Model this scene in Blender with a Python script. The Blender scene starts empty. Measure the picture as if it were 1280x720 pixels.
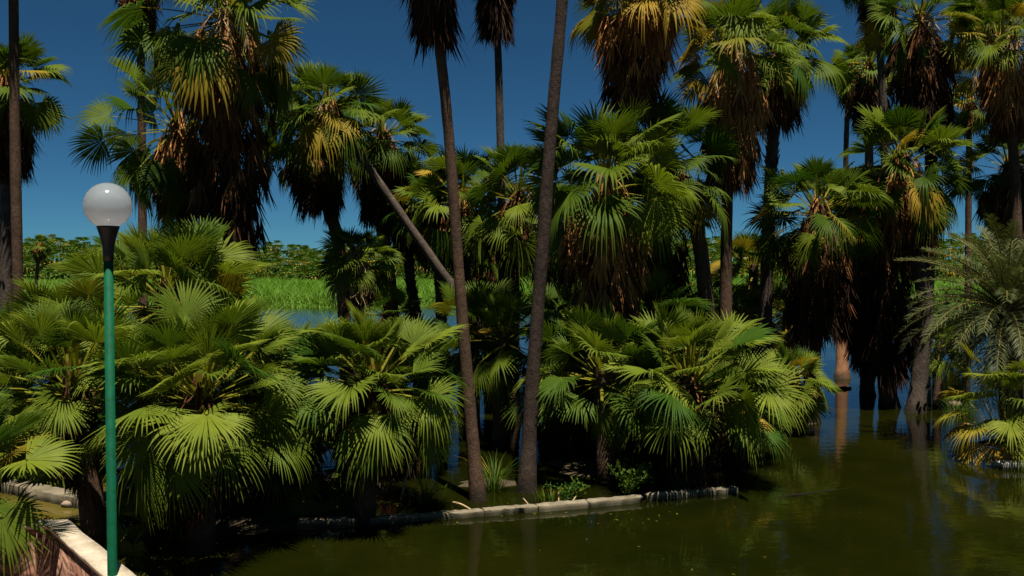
import bpy, math, random
import numpy as np
from mathutils import Vector

rad = math.radians
D = bpy.data
scene = bpy.context.scene
COL = scene.collection

# ------------------------------------------------------------------ camera
F = 1108.0; HY = 330.0; CAM_H = 4.0
PITCH = math.atan((360.0 - HY) / F)
cam_d = D.cameras.new('camera'); cam = D.objects.new('camera', cam_d); COL.objects.link(cam)
cam.location = (0, 0, CAM_H); cam.rotation_euler = (math.pi / 2 - PITCH, 0, 0)
cam_d.sensor_width = 36.0; cam_d.lens = 36.0 * F / 1280.0
cam_d.clip_start = 0.1; cam_d.clip_end = 6000
scene.camera = cam

def at(px, py, Y):
    """world point that is Y metres away (along world Y) on the ray of photo pixel (px, py)"""
    cx, cy = (px - 640.0) / F, (360.0 - py) / F
    c, s = math.cos(PITCH), math.sin(PITCH)
    d = np.array([cx, c + cy * s, -s + cy * c])
    return np.array([0, 0, CAM_H]) + d * (Y / d[1])

def on_z(px, py, z=0.0):
    cx, cy = (px - 640.0) / F, (360.0 - py) / F
    c, s = math.cos(PITCH), math.sin(PITCH)
    d = np.array([cx, c + cy * s, -s + cy * c])
    return np.array([0, 0, CAM_H]) + d * ((z - CAM_H) / d[2])

# ------------------------------------------------------------------ light
SUN_EL, SUN_AZ = 73.0, 163.0          # azimuth measured from +Y clockwise: the sun stands high behind the camera, a bit right
w = D.worlds.new('World'); scene.world = w; w.use_nodes = True
nt = w.node_tree; bg = nt.nodes['Background']
sky = nt.nodes.new('ShaderNodeTexSky'); sky.sky_type = 'NISHITA'; sky.sun_disc = False
sky.sun_elevation = rad(SUN_EL); sky.sun_rotation = rad(SUN_AZ)
sky.altitude = 3000; sky.air_density = 0.7; sky.dust_density = 0.7; sky.ozone_density = 1.0
tn = nt.nodes.new('ShaderNodeMix'); tn.data_type = 'RGBA'; tn.blend_type = 'MULTIPLY'; tn.inputs[0].default_value = 1.0
tn.inputs[7].default_value = (0.20, 0.47, 0.58, 1)            # the deep teal blue of this sky
nt.links.new(sky.outputs[0], tn.inputs[6]); nt.links.new(tn.outputs[2], bg.inputs[0]); bg.inputs[1].default_value = 0.05
sl = D.lights.new('sun', 'SUN'); sl.energy = 5.0; sl.angle = rad(0.53); sl.color = (1.0, 0.95, 0.86)
so = D.objects.new('sun', sl); COL.objects.link(so)
a, e = rad(SUN_AZ), rad(SUN_EL)
sdir = Vector((math.sin(a) * math.cos(e), math.cos(a) * math.cos(e), math.sin(e)))
so.rotation_euler = (-sdir).to_track_quat('-Z', 'Y').to_euler()
so.location = (0, -20, 40)
scene.view_settings.view_transform = 'Standard'
scene.view_settings.look = 'None'
scene.view_settings.exposure = 0.78
scene.view_settings.gamma = 1.0
try:
    scene.cycles.max_bounces = 6; scene.cycles.diffuse_bounces = 3; scene.cycles.glossy_bounces = 3
    scene.cycles.transmission_bounces = 4; scene.cycles.transparent_max_bounces = 6
except Exception:
    pass

# ------------------------------------------------------------------ materials
class NT:
    def __init__(s, name):
        s.m = D.materials.new(name); s.m.use_nodes = True
        s.t = s.m.node_tree; s.t.nodes.clear()
        s.out = s.n('ShaderNodeOutputMaterial')
    def n(s, k, **kw):
        x = s.t.nodes.new(k)
        for a_, b_ in kw.items(): setattr(x, a_, b_)
        return x
    def l(s, a_, b_): s.t.links.new(a_, b_)
    def noise(s, scale, detail=4, rough=0.55, vec=None):
        x = s.n('ShaderNodeTexNoise'); x.inputs['Scale'].default_value = scale
        x.inputs['Detail'].default_value = detail; x.inputs['Roughness'].default_value = rough
        if vec is not None: s.l(vec, x.inputs['Vector'])
        return x.outputs['Fac']
    def ramp(s, fac, stops):
        x = s.n('ShaderNodeValToRGB'); r = x.color_ramp
        while len(r.elements) < len(stops): r.elements.new(0.5)
        for el_, (p, c) in zip(r.elements, stops):
            el_.position = p; el_.color = (*c, 1) if len(c) == 3 else c
        s.l(fac, x.inputs[0]); return x.outputs[0]
    def mix(s, fac, a_, b_, mode='MIX'):
        x = s.n('ShaderNodeMix', data_type='RGBA', blend_type=mode)
        for sock, v in ((0, fac), (6, a_), (7, b_)):
            if isinstance(v, (int, float)): x.inputs[sock].default_value = v
            elif isinstance(v, tuple): x.inputs[sock].default_value = (*v, 1)
            else: s.l(v, x.inputs[sock])
        return x.outputs[2]
    def math(s, op, a_, b_=0.0, clamp=False):
        x = s.n('ShaderNodeMath', operation=op, use_clamp=clamp)
        for i, v in enumerate((a_, b_)):
            if isinstance(v, (int, float)): x.inputs[i].default_value = v
            else: s.l(v, x.inputs[i])
        return x.outputs[0]
    def obj(s): return s.n('ShaderNodeTexCoord').outputs['Object']
    def scaled(s, vec, sc):
        x = s.n('ShaderNodeMapping'); x.inputs['Scale'].default_value = sc
        s.l(vec, x.inputs[0]); return x.outputs[0]
    def bump(s, h, strength=0.5, dist=0.02):
        x = s.n('ShaderNodeBump'); x.inputs['Strength'].default_value = strength
        x.inputs['Distance'].default_value = dist; s.l(h, x.inputs['Height']); return x.outputs[0]
    def bsdf(s, col, rough=0.7, spec=0.5, normal=None, **kw):
        x = s.n('ShaderNodeBsdfPrincipled')
        for k, v in (('Base Color', col), ('Roughness', rough), ('Specular IOR Level', spec)) + tuple(kw.items()):
            i = x.inputs[k]
            if isinstance(v, tuple): i.default_value = (*v, 1)
            elif isinstance(v, (int, float)): i.default_value = v
            else: s.l(v, i)
        if normal is not None: s.l(normal, x.inputs['Normal'])
        return x.outputs[0]
    def done(s, sh): s.l(sh, s.out.inputs['Surface']); return s.m

def leaf_material(name, dark, light, yellow=(0.33, 0.20, 0.02), trans=0.28, rough=0.5, spec=0.08):
    """attribute tint: r = yellowing, g = distance along the blade, b = brightness, per leaf and lowered for palms painted as shaded"""
    t = NT(name)
    at_ = t.n('ShaderNodeAttribute', attribute_name='tint')
    sp = t.n('ShaderNodeSeparateColor'); t.l(at_.outputs['Color'], sp.inputs[0])
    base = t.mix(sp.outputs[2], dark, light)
    nz = t.noise(3.0, 3, vec=t.obj())
    base = t.mix(t.math('MULTIPLY', t.math('SUBTRACT', nz, 0.35, True), 0.9, True), base, dark)
    base = t.mix(sp.outputs[0], base, yellow)
    tip = t.math('MULTIPLY', t.math('SUBTRACT', sp.outputs[1], 0.9, True), 6.0, True)
    base = t.mix(t.math('MULTIPLY', tip, 0.4), base, (0.22, 0.15, 0.05))
    p = t.bsdf(base, rough, spec)
    tr = t.n('ShaderNodeBsdfTranslucent')
    t.l(t.mix(1.0, base, (1.15, 1.25, 0.5), 'MULTIPLY'), tr.inputs[0])
    mx = t.n('ShaderNodeMixShader'); mx.inputs[0].default_value = trans
    t.l(p, mx.inputs[1]); t.l(tr.outputs[0], mx.inputs[2])
    return t.done(mx.outputs[0])

M = {}
M['leaf'] = leaf_material('palm_leaf', (0.026, 0.062, 0.005), (0.135, 0.166, 0.012))
M['leaf_young'] = leaf_material('young_palm_leaf', (0.030, 0.070, 0.006), (0.170, 0.200, 0.018))
M['leaf_date'] = leaf_material('date_palm_leaf', (0.060, 0.070, 0.024), (0.130, 0.142, 0.055), trans=0.15)
M['leaf_shrub'] = leaf_material('shrub_leaf', (0.030, 0.085, 0.012), (0.085, 0.140, 0.015))
M['marsh'] = leaf_material('marsh_grass', (0.080, 0.170, 0.014), (0.115, 0.215, 0.022), trans=0.25, spec=0.1)
M['forest'] = leaf_material('forest_leaf', (0.030, 0.075, 0.008), (0.080, 0.120, 0.012), trans=0.2, spec=0.15)

def thatch_material(name, c0, c1, c2):
    t = NT(name)
    at_ = t.n('ShaderNodeAttribute', attribute_name='tint')
    sp = t.n('ShaderNodeSeparateColor'); t.l(at_.outputs['Color'], sp.inputs[0])
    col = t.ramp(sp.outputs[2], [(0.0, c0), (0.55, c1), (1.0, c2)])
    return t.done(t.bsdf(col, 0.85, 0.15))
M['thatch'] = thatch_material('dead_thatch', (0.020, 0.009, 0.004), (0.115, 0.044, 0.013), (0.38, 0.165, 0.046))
M['straw'] = thatch_material('dry_straw', (0.22, 0.13, 0.05), (0.34, 0.22, 0.10), (0.45, 0.33, 0.18))

def bark_material(name, c0, c1, rings=9.0):
    t = NT(name); o = t.obj()
    nz = t.noise(7.0, 6, 0.65, o)
    wv = t.n('ShaderNodeTexWave', wave_type='BANDS', bands_direction='Z')
    wv.inputs['Scale'].default_value = rings; wv.inputs['Distortion'].default_value = 11.0
    wv.inputs['Detail'].default_value = 3; t.l(o, wv.inputs[0])
    fine = t.noise(22.0, 5, 0.65, t.scaled(o, (1, 1, 0.45)))
    h = t.math('ADD', t.math('MULTIPLY', wv.outputs['Fac'], 0.05), t.math('MULTIPLY', fine, 0.95))
    col = t.ramp(t.math('ADD', t.math('MULTIPLY', nz, 0.6), t.math('MULTIPLY', h, 0.45)), [(0.3, c0), (0.75, c1)])
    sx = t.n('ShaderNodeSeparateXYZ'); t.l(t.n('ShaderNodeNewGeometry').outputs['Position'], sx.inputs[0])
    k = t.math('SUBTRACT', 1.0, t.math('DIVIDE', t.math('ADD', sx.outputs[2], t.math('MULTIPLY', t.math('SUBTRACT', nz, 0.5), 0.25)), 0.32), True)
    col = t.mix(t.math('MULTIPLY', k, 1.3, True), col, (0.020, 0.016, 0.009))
    blot = t.ramp(t.noise(2.3, 4, 0.6, o), [(0.42, (0, 0, 0)), (0.62, (1, 1, 1))])
    col = t.mix(t.math('MULTIPLY', blot, 0.45), col, c0)
    return t.done(t.bsdf(col, 0.9, 0.15, t.bump(h, 0.9, 0.03)))
M['bark_brown'] = bark_material('brown_bark', (0.034, 0.020, 0.012), (0.13, 0.075, 0.044))
M['bark_grey'] = bark_material('grey_bark', (0.032, 0.024, 0.018), (0.125, 0.092, 0.068))
M['bark_shaded'] = bark_material('shaded_bark', (0.018, 0.012, 0.009), (0.075, 0.050, 0.036))  # brown bark darkened: shade on the thick leaning trunk put into its colour
M['bark_rust'] = bark_material('rusty_bark', (0.10, 0.045, 0.020), (0.26, 0.125, 0.060))

def concrete_material(name, c0, c1, moss, waterline=None):
    t = NT(name); o = t.obj()
    nz = t.noise(3.5, 6, 0.65, o); f = t.noise(38.0, 4, 0.6, o)
    col = t.ramp(t.math('ADD', t.math('MULTIPLY', nz, 0.7), t.math('MULTIPLY', f, 0.35)), [(0.36, c0), (0.66, c1)])
    st = t.ramp(t.noise(1.6, 5, 0.7, t.scaled(o, (1, 1, 0.3))), [(0.48, (0, 0, 0)), (0.66, (1, 1, 1))])
    col = t.mix(t.math('MULTIPLY', st, 0.65), col, moss)
    if waterline is not None:
        sx = t.n('ShaderNodeSeparateXYZ'); t.l(t.n('ShaderNodeNewGeometry').outputs['Position'], sx.inputs[0])
        k = t.math('SUBTRACT', 1.0, t.math('DIVIDE', t.math('ADD', sx.outputs[2], t.math('MULTIPLY', nz, -0.06)), waterline), True)
        col = t.mix(t.math('MULTIPLY', k, 1.2, True), col, (0.06, 0.052, 0.028))
    return t.done(t.bsdf(col, 0.85, 0.2, t.bump(t.math('ADD', nz, f), 0.6, 0.015)))
M['concrete'] = concrete_material('kerb_concrete', (0.11, 0.09, 0.058), (0.25, 0.205, 0.135), (0.075, 0.062, 0.028), 0.07)
M['stone'] = concrete_material('loose_stone', (0.22, 0.16, 0.11), (0.42, 0.30, 0.20), (0.14, 0.09, 0.05), 0.05)
M['white_block'] = concrete_material('pale_concrete', (0.30, 0.28, 0.24), (0.48, 0.45, 0.40), (0.16, 0.15, 0.10), 0.05)
M['coping'] = concrete_material('stucco_coping', (0.36, 0.29, 0.20), (0.56, 0.48, 0.35), (0.30, 0.22, 0.14))

t = NT('red_masonry'); o = t.obj()
v = t.n('ShaderNodeTexVoronoi', feature='DISTANCE_TO_EDGE'); v.inputs['Scale'].default_value = 5.2; t.l(t.scaled(o, (1, 1, 1.5)), v.inputs['Vector'])
vc = t.n('ShaderNodeTexVoronoi'); vc.inputs['Scale'].default_value = 5.2; t.l(t.scaled(o, (1, 1, 1.5)), vc.inputs['Vector'])
sp = t.n('ShaderNodeSeparateColor'); t.l(vc.outputs['Color'], sp.inputs[0])
st = t.ramp(sp.outputs[0], [(0.0, (0.15, 0.060, 0.036)), (0.5, (0.22, 0.098, 0.058)), (1.0, (0.30, 0.16, 0.098))])
nz = t.noise(16, 6, 0.65, o)
st = t.mix(t.math('MULTIPLY', nz, 0.7), st, (0.13, 0.06, 0.04))
jt = t.ramp(v.outputs['Distance'], [(0.0, (1, 1, 1)), (0.07, (0, 0, 0))])
col = t.mix(t.math('MULTIPLY', jt, 0.55), st, (0.26, 0.17, 0.11))
hgt = t.math('ADD', t.math('MULTIPLY', v.outputs['Distance'], 2.5, True), t.math('MULTIPLY', nz, 0.5))
M['masonry'] = t.done(t.bsdf(col, 0.9, 0.2, t.bump(hgt, 0.8, 0.03)))

t = NT('terrace_paving'); o = t.obj()
nz = t.noise(4, 6, 0.6, o)
M['paving'] = t.done(t.bsdf(t.ramp(nz, [(0.3, (0.16, 0.09, 0.06)), (0.7, (0.28, 0.18, 0.13))]), 0.85))

t = NT('green_paint'); o = t.obj(); nz = t.noise(14, 5, 0.65, o)
M['green'] = t.done(t.bsdf(t.ramp(nz, [(0.3, (0.001, 0.050, 0.020)), (0.7, (0.002, 0.082, 0.036))]), 0.65, 0.12, t.bump(nz, 0.15, 0.01)))
t = NT('black_plastic'); M['black'] = t.done(t.bsdf((0.012, 0.012, 0.012), 0.45, 0.4))
# frosted lamp globe: a thin translucent shell
t = NT('frosted_globe')
df = t.n('ShaderNodeBsdfDiffuse'); df.inputs[0].default_value = (0.66, 0.75, 0.78, 1)
tl = t.n('ShaderNodeBsdfTranslucent'); tl.inputs[0].default_value = (0.82, 0.82, 0.82, 1)
tp = t.n('ShaderNodeBsdfTransparent'); gl = t.n('ShaderNodeBsdfGlossy'); gl.inputs[1].default_value = 0.12
m1 = t.n('ShaderNodeMixShader'); m1.inputs[0].default_value = 0.75; t.l(df.outputs[0], m1.inputs[1]); t.l(tl.outputs[0], m1.inputs[2])
m2 = t.n('ShaderNodeMixShader'); m2.inputs[0].default_value = 0.10; t.l(m1.outputs[0], m2.inputs[1]); t.l(tp.outputs[0], m2.inputs[2])
fr = t.n('ShaderNodeFresnel'); fr.inputs[0].default_value = 1.45
m3 = t.n('ShaderNodeMixShader'); t.l(fr.outputs[0], m3.inputs[0]); t.l(m2.outputs[0], m3.inputs[1]); t.l(gl.outputs[0], m3.inputs[2])
M['globe'] = t.done(m3.outputs[0])

# murky lagoon water
t = NT('murky_water')
pos = t.n('ShaderNodeNewGeometry').outputs['Position']
big = t.noise(0.16, 4, 0.6, pos); mid = t.noise(0.9, 4, 0.6, pos)
col = t.ramp(t.math('ADD', t.math('MULTIPLY', big, 0.7), t.math('MULTIPLY', mid, 0.3)), [(0.35, (0.0032, 0.0050, 0.0004)), (0.65, (0.0100, 0.0102, 0.0007))])
def blob(cx, cy, r):
    d = t.n('ShaderNodeVectorMath', operation='DISTANCE'); t.l(pos, d.inputs[0]); d.inputs[1].default_value = (cx, cy, 0)
    dd = t.math('ADD', d.outputs['Value'], t.math('MULTIPLY', t.math('SUBTRACT', mid, 0.5), 2.0))
    return t.math('SUBTRACT', 1.0, t.math('DIVIDE', dd, r), True)
sh = t.math('MULTIPLY', blob(-7.2, 13.6, 3.8), 1.8, True)
col = t.mix(sh, col, (0.085, 0.064, 0.010))
speck = t.ramp(t.noise(9.0, 2, 0.5, pos), [(0.74, (0, 0, 0)), (0.78, (1, 1, 1))])
col = t.mix(t.math('MULTIPLY', speck, 0.5), col, (0.05, 0.05, 0.01))
rip = t.math('ADD', t.noise(2.2, 3, 0.5, t.scaled(pos, (1, 1.6, 1))), t.math('MULTIPLY', t.noise(9.0, 2, 0.5, pos), 0.25))
M['water'] = t.done(t.bsdf(col, 0.06, 0.5, t.bump(rip, 0.10, 0.05), IOR=1.33))

t = NT('lagoon_ground'); pos = t.n('ShaderNodeNewGeometry').outputs['Position']
M['ground'] = t.done(t.bsdf(t.ramp(t.noise(0.5, 6, 0.6, pos), [(0.3, (0.04, 0.10, 0.006)), (0.7, (0.07, 0.15, 0.010))]), 0.95, 0.1))
t = NT('mud'); pos = t.n('ShaderNodeNewGeometry').outputs['Position']; nz = t.noise(4, 6, 0.65, pos)
M['mud'] = t.done(t.bsdf(t.ramp(nz, [(0.3, (0.025, 0.018, 0.008)), (0.7, (0.07, 0.05, 0.022))]), 0.8, 0.3, t.bump(nz, 0.6, 0.03)))
t = NT('wet_wood'); M['wet_wood'] = t.done(t.bsdf((0.010, 0.008, 0.004), 0.9, 0.05))
t = NT('bird_feather'); M['bird'] = t.done(t.bsdf((0.02, 0.02, 0.022), 0.7))

# ------------------------------------------------------------------ mesh helpers
class MB:
    """collects quads and links them as ONE mesh object"""
    def __init__(s): s.v = []; s.q = []; s.t = []; s.n = 0
    def add(s, v, q, tint=(0, 0, 0.5)):
        v = np.asarray(v, float).reshape(-1, 3); q = np.asarray(q, int).reshape(-1, 4)
        tt = np.asarray(tint, float)
        if tt.ndim == 1: tt = np.tile(tt, (len(v), 1))
        s.v.append(v); s.q.append(q + s.n); s.t.append(tt); s.n += len(v)
    def build(s, name, mat, parent=None, origin=(0, 0, 0), smooth=False):
        me = D.meshes.new(name)
        v = np.concatenate(s.v) - np.asarray(origin, float); q = np.concatenate(s.q); tt = np.concatenate(s.t)
        me.vertices.add(len(v)); me.vertices.foreach_set('co', v.astype(np.float32).ravel())
        me.loops.add(q.size); me.loops.foreach_set('vertex_index', q.astype(np.int32).ravel())
        me.polygons.add(len(q)); me.polygons.foreach_set('loop_start', np.arange(0, q.size, 4, dtype=np.int32))
        me.polygons.foreach_set('loop_total', np.full(len(q), 4, np.int32))
        if smooth: me.polygons.foreach_set('use_smooth', np.ones(len(q), bool))
        at_ = me.attributes.new('tint', 'FLOAT_COLOR', 'POINT')
        at_.data.foreach_set('color', np.concatenate([tt, np.ones((len(v), 1))], 1).astype(np.float32).ravel())
        me.update(calc_edges=True); me.validate()
        me.materials.append(M[mat] if isinstance(mat, str) else mat)
        ob = D.objects.new(name, me); COL.objects.link(ob)
        if parent is not None: ob.parent = parent
        else: ob.location = origin
        return ob

def tag(ob, label, cat, group=None):
    ob['label'] = label; ob['category'] = cat
    if group: ob['group'] = group
    return ob
def thing(name, label, cat, loc, group=None):
    ob = D.objects.new(name, None); COL.objects.link(ob); ob.empty_display_size = 0.2
    ob.location = tuple(float(x) for x in loc)
    return tag(ob, label, cat, group)

def unit(x): return x / (np.linalg.norm(x) + 1e-9)

def tube(mb, pts, rs, sides=10, tint=(0, 0, 0.5), wob=0.0, rng=None):
    pts = np.asarray(pts, float); n = len(pts); rs = np.broadcast_to(np.asarray(rs, float), (n,))
    tan = np.gradient(pts, axis=0); V = []
    ref = np.array([0.0, 1, 0]) if abs(unit(pts[-1] - pts[0])[1]) < 0.9 else np.array([1.0, 0, 0])
    for i in range(n):
        d = unit(tan[i]); u = unit(np.cross(d, ref)); w_ = np.cross(d, u)
        th = np.linspace(0, 2 * math.pi, sides, endpoint=False)
        r = rs[i] * (1 + (rng.uniform(-wob, wob, sides) if wob else 0))
        V.append(pts[i] + (np.cos(th) * r)[:, None] * u + (np.sin(th) * r)[:, None] * w_)
    V.append(pts[:1]); V.append(pts[-1:])
    Q = [(i * sides + k, i * sides + (k + 1) % sides, (i + 1) * sides + (k + 1) % sides, (i + 1) * sides + k) for i in range(n - 1) for k in range(sides)]
    c0, c1 = n * sides, n * sides + 1
    for k in range(0, sides, 2):
        Q.append((c0, (k + 2) % sides, (k + 1) % sides, k))
        b = (n - 1) * sides; Q.append((c1, b + k, b + (k + 1) % sides, b + (k + 2) % sides))
    mb.add(np.concatenate(V), Q, tint)

def strips(mb, base, dirs, width, tint, rows=3):
    pass

# ---- one fan leaf -------------------------------------------------
def fan_leaf(mb, c, az, el, pet, R, rng, nseg=30, span=rad(118), bend=rad(20), drop=rad(25), droop=0.5,
             cup=0.12, arch=0.12, tf=0.5, tint=(0, 0, 0.5), roll=None, rows=None, fine=True, petw=0.018, ptint=None):
    # petiole
    ns = 5; P = [np.array(c, float)]; step = pet / ns
    for i in range(ns):
        ee = el - bend * (i + 0.5) / ns
        P.append(P[-1] + step * np.array([math.cos(ee) * math.cos(az), math.cos(ee) * math.sin(az), math.sin(ee)]))
    P = np.array(P)
    u = np.array([-math.sin(az), math.cos(az), 0])
    W = np.linspace(petw * 1.8, petw * 0.8, ns + 1)[:, None]
    V = np.concatenate([P + u * W, P + np.array([0, 0, 1]) * W * 0.7, P - u * W])
    m = ns + 1
    Q = [(i, i + 1, m + i + 1, m + i) for i in range(ns)] + [(m + i, m + i + 1, 2 * m + i + 1, 2 * m + i) for i in range(ns)]
    mb.add(V, Q, ptint if ptint is not None else (min(1, tint[0] + 0.25), 0, min(1, tint[2] + 0.2)))
    # blade
    e2 = el - bend - drop
    d = np.array([math.cos(e2) * math.cos(az), math.cos(e2) * math.sin(az), math.sin(e2)])
    if roll is None: roll = rng.normal(0, 0.5)
    n = np.cross(d, u)
    uu = u * math.cos(roll) + n * math.sin(roll); nn = np.cross(d, uu)
    if rows is None: rows = (0.04, 0.27, tf, tf + .3 * (1 - tf), tf + .6 * (1 - tf), tf + .84 * (1 - tf), 1.0) if fine else (0.04, tf, 0.75, 1.0)
    T = np.array(rows); K = len(T)
    th = np.linspace(-span, span, nseg) + rng.normal(0, 0.018, nseg)
    h = span / (nseg - 1)
    r = R * (1 - 0.30 * (np.abs(th) / span) ** 2.2) * (1 + rng.normal(0, 0.05, nseg)) * np.where(rng.random(nseg) < 0.05, 0.6, 1)
    rr = r[:, None] * T[None]                                           # nseg,K
    s = np.clip((T - tf) / (1 - tf), 0, 1)
    hw = np.where(T[None] <= tf, rr * math.tan(h) * 1.02, 0.86 * r[:, None] * tf * math.tan(h) * (1 - s[None]) ** 0.8 + 0.0008)
    ct, st = np.cos(th)[:, None], np.sin(th)[:, None]
    seg_drop = (np.clip(rng.normal(1.0, 0.4, nseg), 0.1, 2.4) * (1 + 0.55 * np.sin(th * rng.uniform(1.5, 4) + rng.uniform(0, 6))))[:, None]
    out = []
    for k, off in enumerate((-1, 0, 1)):
        x = rr * ct - st * hw * off; y = rr * st + ct * hw * off
        z = cup * np.abs(y) - arch * (np.maximum(x, 0) ** 2) / R + (0.45 if off == 0 else -0.45) * hw
        p = P[-1] + x[..., None] * d + y[..., None] * uu + z[..., None] * nn
        dz = droop * seg_drop * (r[:, None] * (1 - tf)) * (s[None] ** 1.8)
        hx = 1 - 0.35 * np.clip(droop * seg_drop, 0, 1.6) * s[None] ** 2 * 0.5
        p[..., :2] = P[-1][:2] + (p[..., :2] - P[-1][:2]) * hx[..., None]
        p[..., 2] -= dz
        out.append(p)
    V = np.stack(out, 2).reshape(-1, 3)                                 # index (i*K + k)*3 + o
    ii, kk, oo = np.meshgrid(np.arange(nseg), np.arange(K - 1), np.arange(2), indexing='ij')
    b = (ii * K + kk) * 3 + oo
    Q = np.stack([b, b + 1, b + 4, b + 3], -1).reshape(-1, 4)
    tt = np.zeros((nseg, K, 3, 3)); tt[..., 0] = tint[0]; tt[..., 1] = T[None, :, None]
    tt[..., 2] = np.clip(tint[2] + rng.normal(0, 0.06, nseg)[:, None, None], 0, 1)
    mb.add(V, Q, tt.reshape(-1, 3))

def crown(mb, c, R, pet, n, elmax, elmin, rng, nseg=30, fine=True, yellow=0.0, bright=0.5, droop=0.55, axis=(0, 0), az0=None, pw=1.0):
    az0 = rng.uniform(0, 6.28) if az0 is None else az0
    for i in range(n):
        u = i / max(1, n - 1)
        az = az0 + i * 2.39996 + rng.normal(0, 0.3)
        el = rad(elmax + (elmin - elmax) * u ** pw) + rng.normal(0, rad(9))
        # a leaning stem tips its crown
        el += axis[0] * math.cos(az - axis[1]) * (1 - 0.3 * u)
        size = (0.62 + 0.43 * min(1, u * 2.6)) * rng.uniform(0.8, 1.12)
        yl = 0.0
        if yellow and rng.random() < yellow * (0.3 + 1.4 * u): yl = rng.uniform(0.25, 0.9)
        tnt = (yl, 0, float(np.clip(bright + rng.normal(0, 0.27), 0, 1)))  # low bright puts the shade on dim palms into their leaf colour
        fan_leaf(mb, np.asarray(c) + np.array([math.cos(az) * 0.07, math.sin(az) * 0.07, -0.45 * u * min(1, pet)]), az, el,
                 pet * size * rng.uniform(0.85, 1.15), R * size, rng, nseg=nseg, span=rad(rng.uniform(88, 125) if u > 0.08 else 45),
                 bend=rad(3 + 22 * u * u), drop=rad(1 + 26 * u * u) + rng.normal(0, rad(11)), droop=droop * (0.12 + 0.9 * u) * rng.uniform(0.5, 1.3),
                 cup=rng.uniform(-0.1, 0.5) - 0.5 * u ** 2 * rng.uniform(0, 1), arch=0.08 + 0.18 * u, tf=rng.uniform(0.48, 0.63),
                 tint=tnt, fine=fine, petw=0.02 if fine else 0.024)

def skirt(mb, path, L, r0, rng, dens=90, shade=0.5, strip=0.9, top=0.25):
    """a petticoat of dead leaves that hangs round the stem; path runs downwards from the crown"""
    seg = np.linalg.norm(np.diff(path, axis=0), axis=1); cum = np.concatenate([[0], np.cumsum(seg)])
    nl = int(dens * L) + 14
    for j in range(nl):
        h = rng.random() ** 0.9 * max(0.1, L - 0.45 * strip)
        c = np.array([np.interp(h, cum, path[:, k]) for k in range(3)])
        az = rng.uniform(0, 6.2832); o = np.array([math.cos(az), math.sin(az), 0]); u = np.array([-o[1], o[0], 0])
        f = h / L
        prof = (0.55 + 0.45 * min(1, f / 0.25)) * (1 - 0.45 * max(0, f - 0.35) / 0.65)
        rr = r0 * prof * rng.uniform(0.45, 1.08)
        a0 = c + o * 0.10 + np.array([0, 0, top]); a1 = c + o * rr + np.array([0, 0, -rng.uniform(0.15, 0.45)])
        w_ = 0.016
        mid = (a0 + a1) / 2 + np.array([0, 0, 0.08])
        b = float(np.clip(shade + 0.38 + rng.normal(0, 0.24) - 0.95 * f, 0, 1))  # fresh leaves paler above; sunlit top and shaded bottom are put into the tint
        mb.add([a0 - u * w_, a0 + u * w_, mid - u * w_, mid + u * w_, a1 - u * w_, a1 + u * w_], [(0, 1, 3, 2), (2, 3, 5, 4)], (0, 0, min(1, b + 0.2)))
        ns = 13
        ang = rng.normal(0, 0.33, ns); ln = strip * rng.uniform(0.55, 1.1, ns) * rng.uniform(0.7, 1.1); wd = rng.uniform(0.009, 0.024, ns)
        out = rng.normal(0.10 + 0.22 * max(0, 0.5 - f), 0.16, ns)
        T = np.array([0, 0.35, 0.7, 1.0])
        sx = np.sin(ang)[:, None] * (ln[:, None] * (T * (1.15 - 0.45 * T))[None])
        dz = -ln[:, None] * T[None]; ox = out[:, None] * ln[:, None] * (T ** 1.5)[None]
        ww = wd[:, None] * np.array([0.7, 1.0, 0.7, 0.08])[None]
        ctr = a1 + sx[..., None] * u + ox[..., None] * o + dz[..., None] * np.array([0, 0, 1.0])
        tw = rng.uniform(-1.2, 1.2, ns); side = np.cos(tw)[:, None] * u + np.sin(tw)[:, None] * o
        V = np.stack([ctr - ww[..., None] * side[:, None], ctr + ww[..., None] * side[:, None]], 2).reshape(-1, 3)
        i_, k_ = np.meshgrid(np.arange(ns), np.arange(3), indexing='ij'); bb = (i_ * 4 + k_) * 2
        Q = np.stack([bb, bb + 1, bb + 3, bb + 2], -1).reshape(-1, 4)
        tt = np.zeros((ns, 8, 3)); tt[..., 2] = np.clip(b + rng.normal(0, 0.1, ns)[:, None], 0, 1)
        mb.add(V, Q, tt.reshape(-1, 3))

def smooth_path(ctrl, n):
    ctrl = np.asarray(ctrl, float); m = len(ctrl)
    if m == 2: return ctrl[0] + (ctrl[1] - ctrl[0]) * np.linspace(0, 1, n)[:, None]
    P = np.vstack([2 * ctrl[0] - ctrl[1], ctrl, 2 * ctrl[-1] - ctrl[-2]]); out = []
    for tt in np.linspace(0, m - 1 - 1e-6, n):
        i = int(tt); f = tt - i; p0, p1, p2, p3 = P[i:i + 4]
        out.append(0.5 * ((2 * p1) + (-p0 + p2) * f + (2 * p0 - 5 * p1 + 4 * p2 - p3) * f * f + (-p0 + 3 * p1 - 3 * p2 + p3) * f ** 3))
    return np.array(out)

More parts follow.
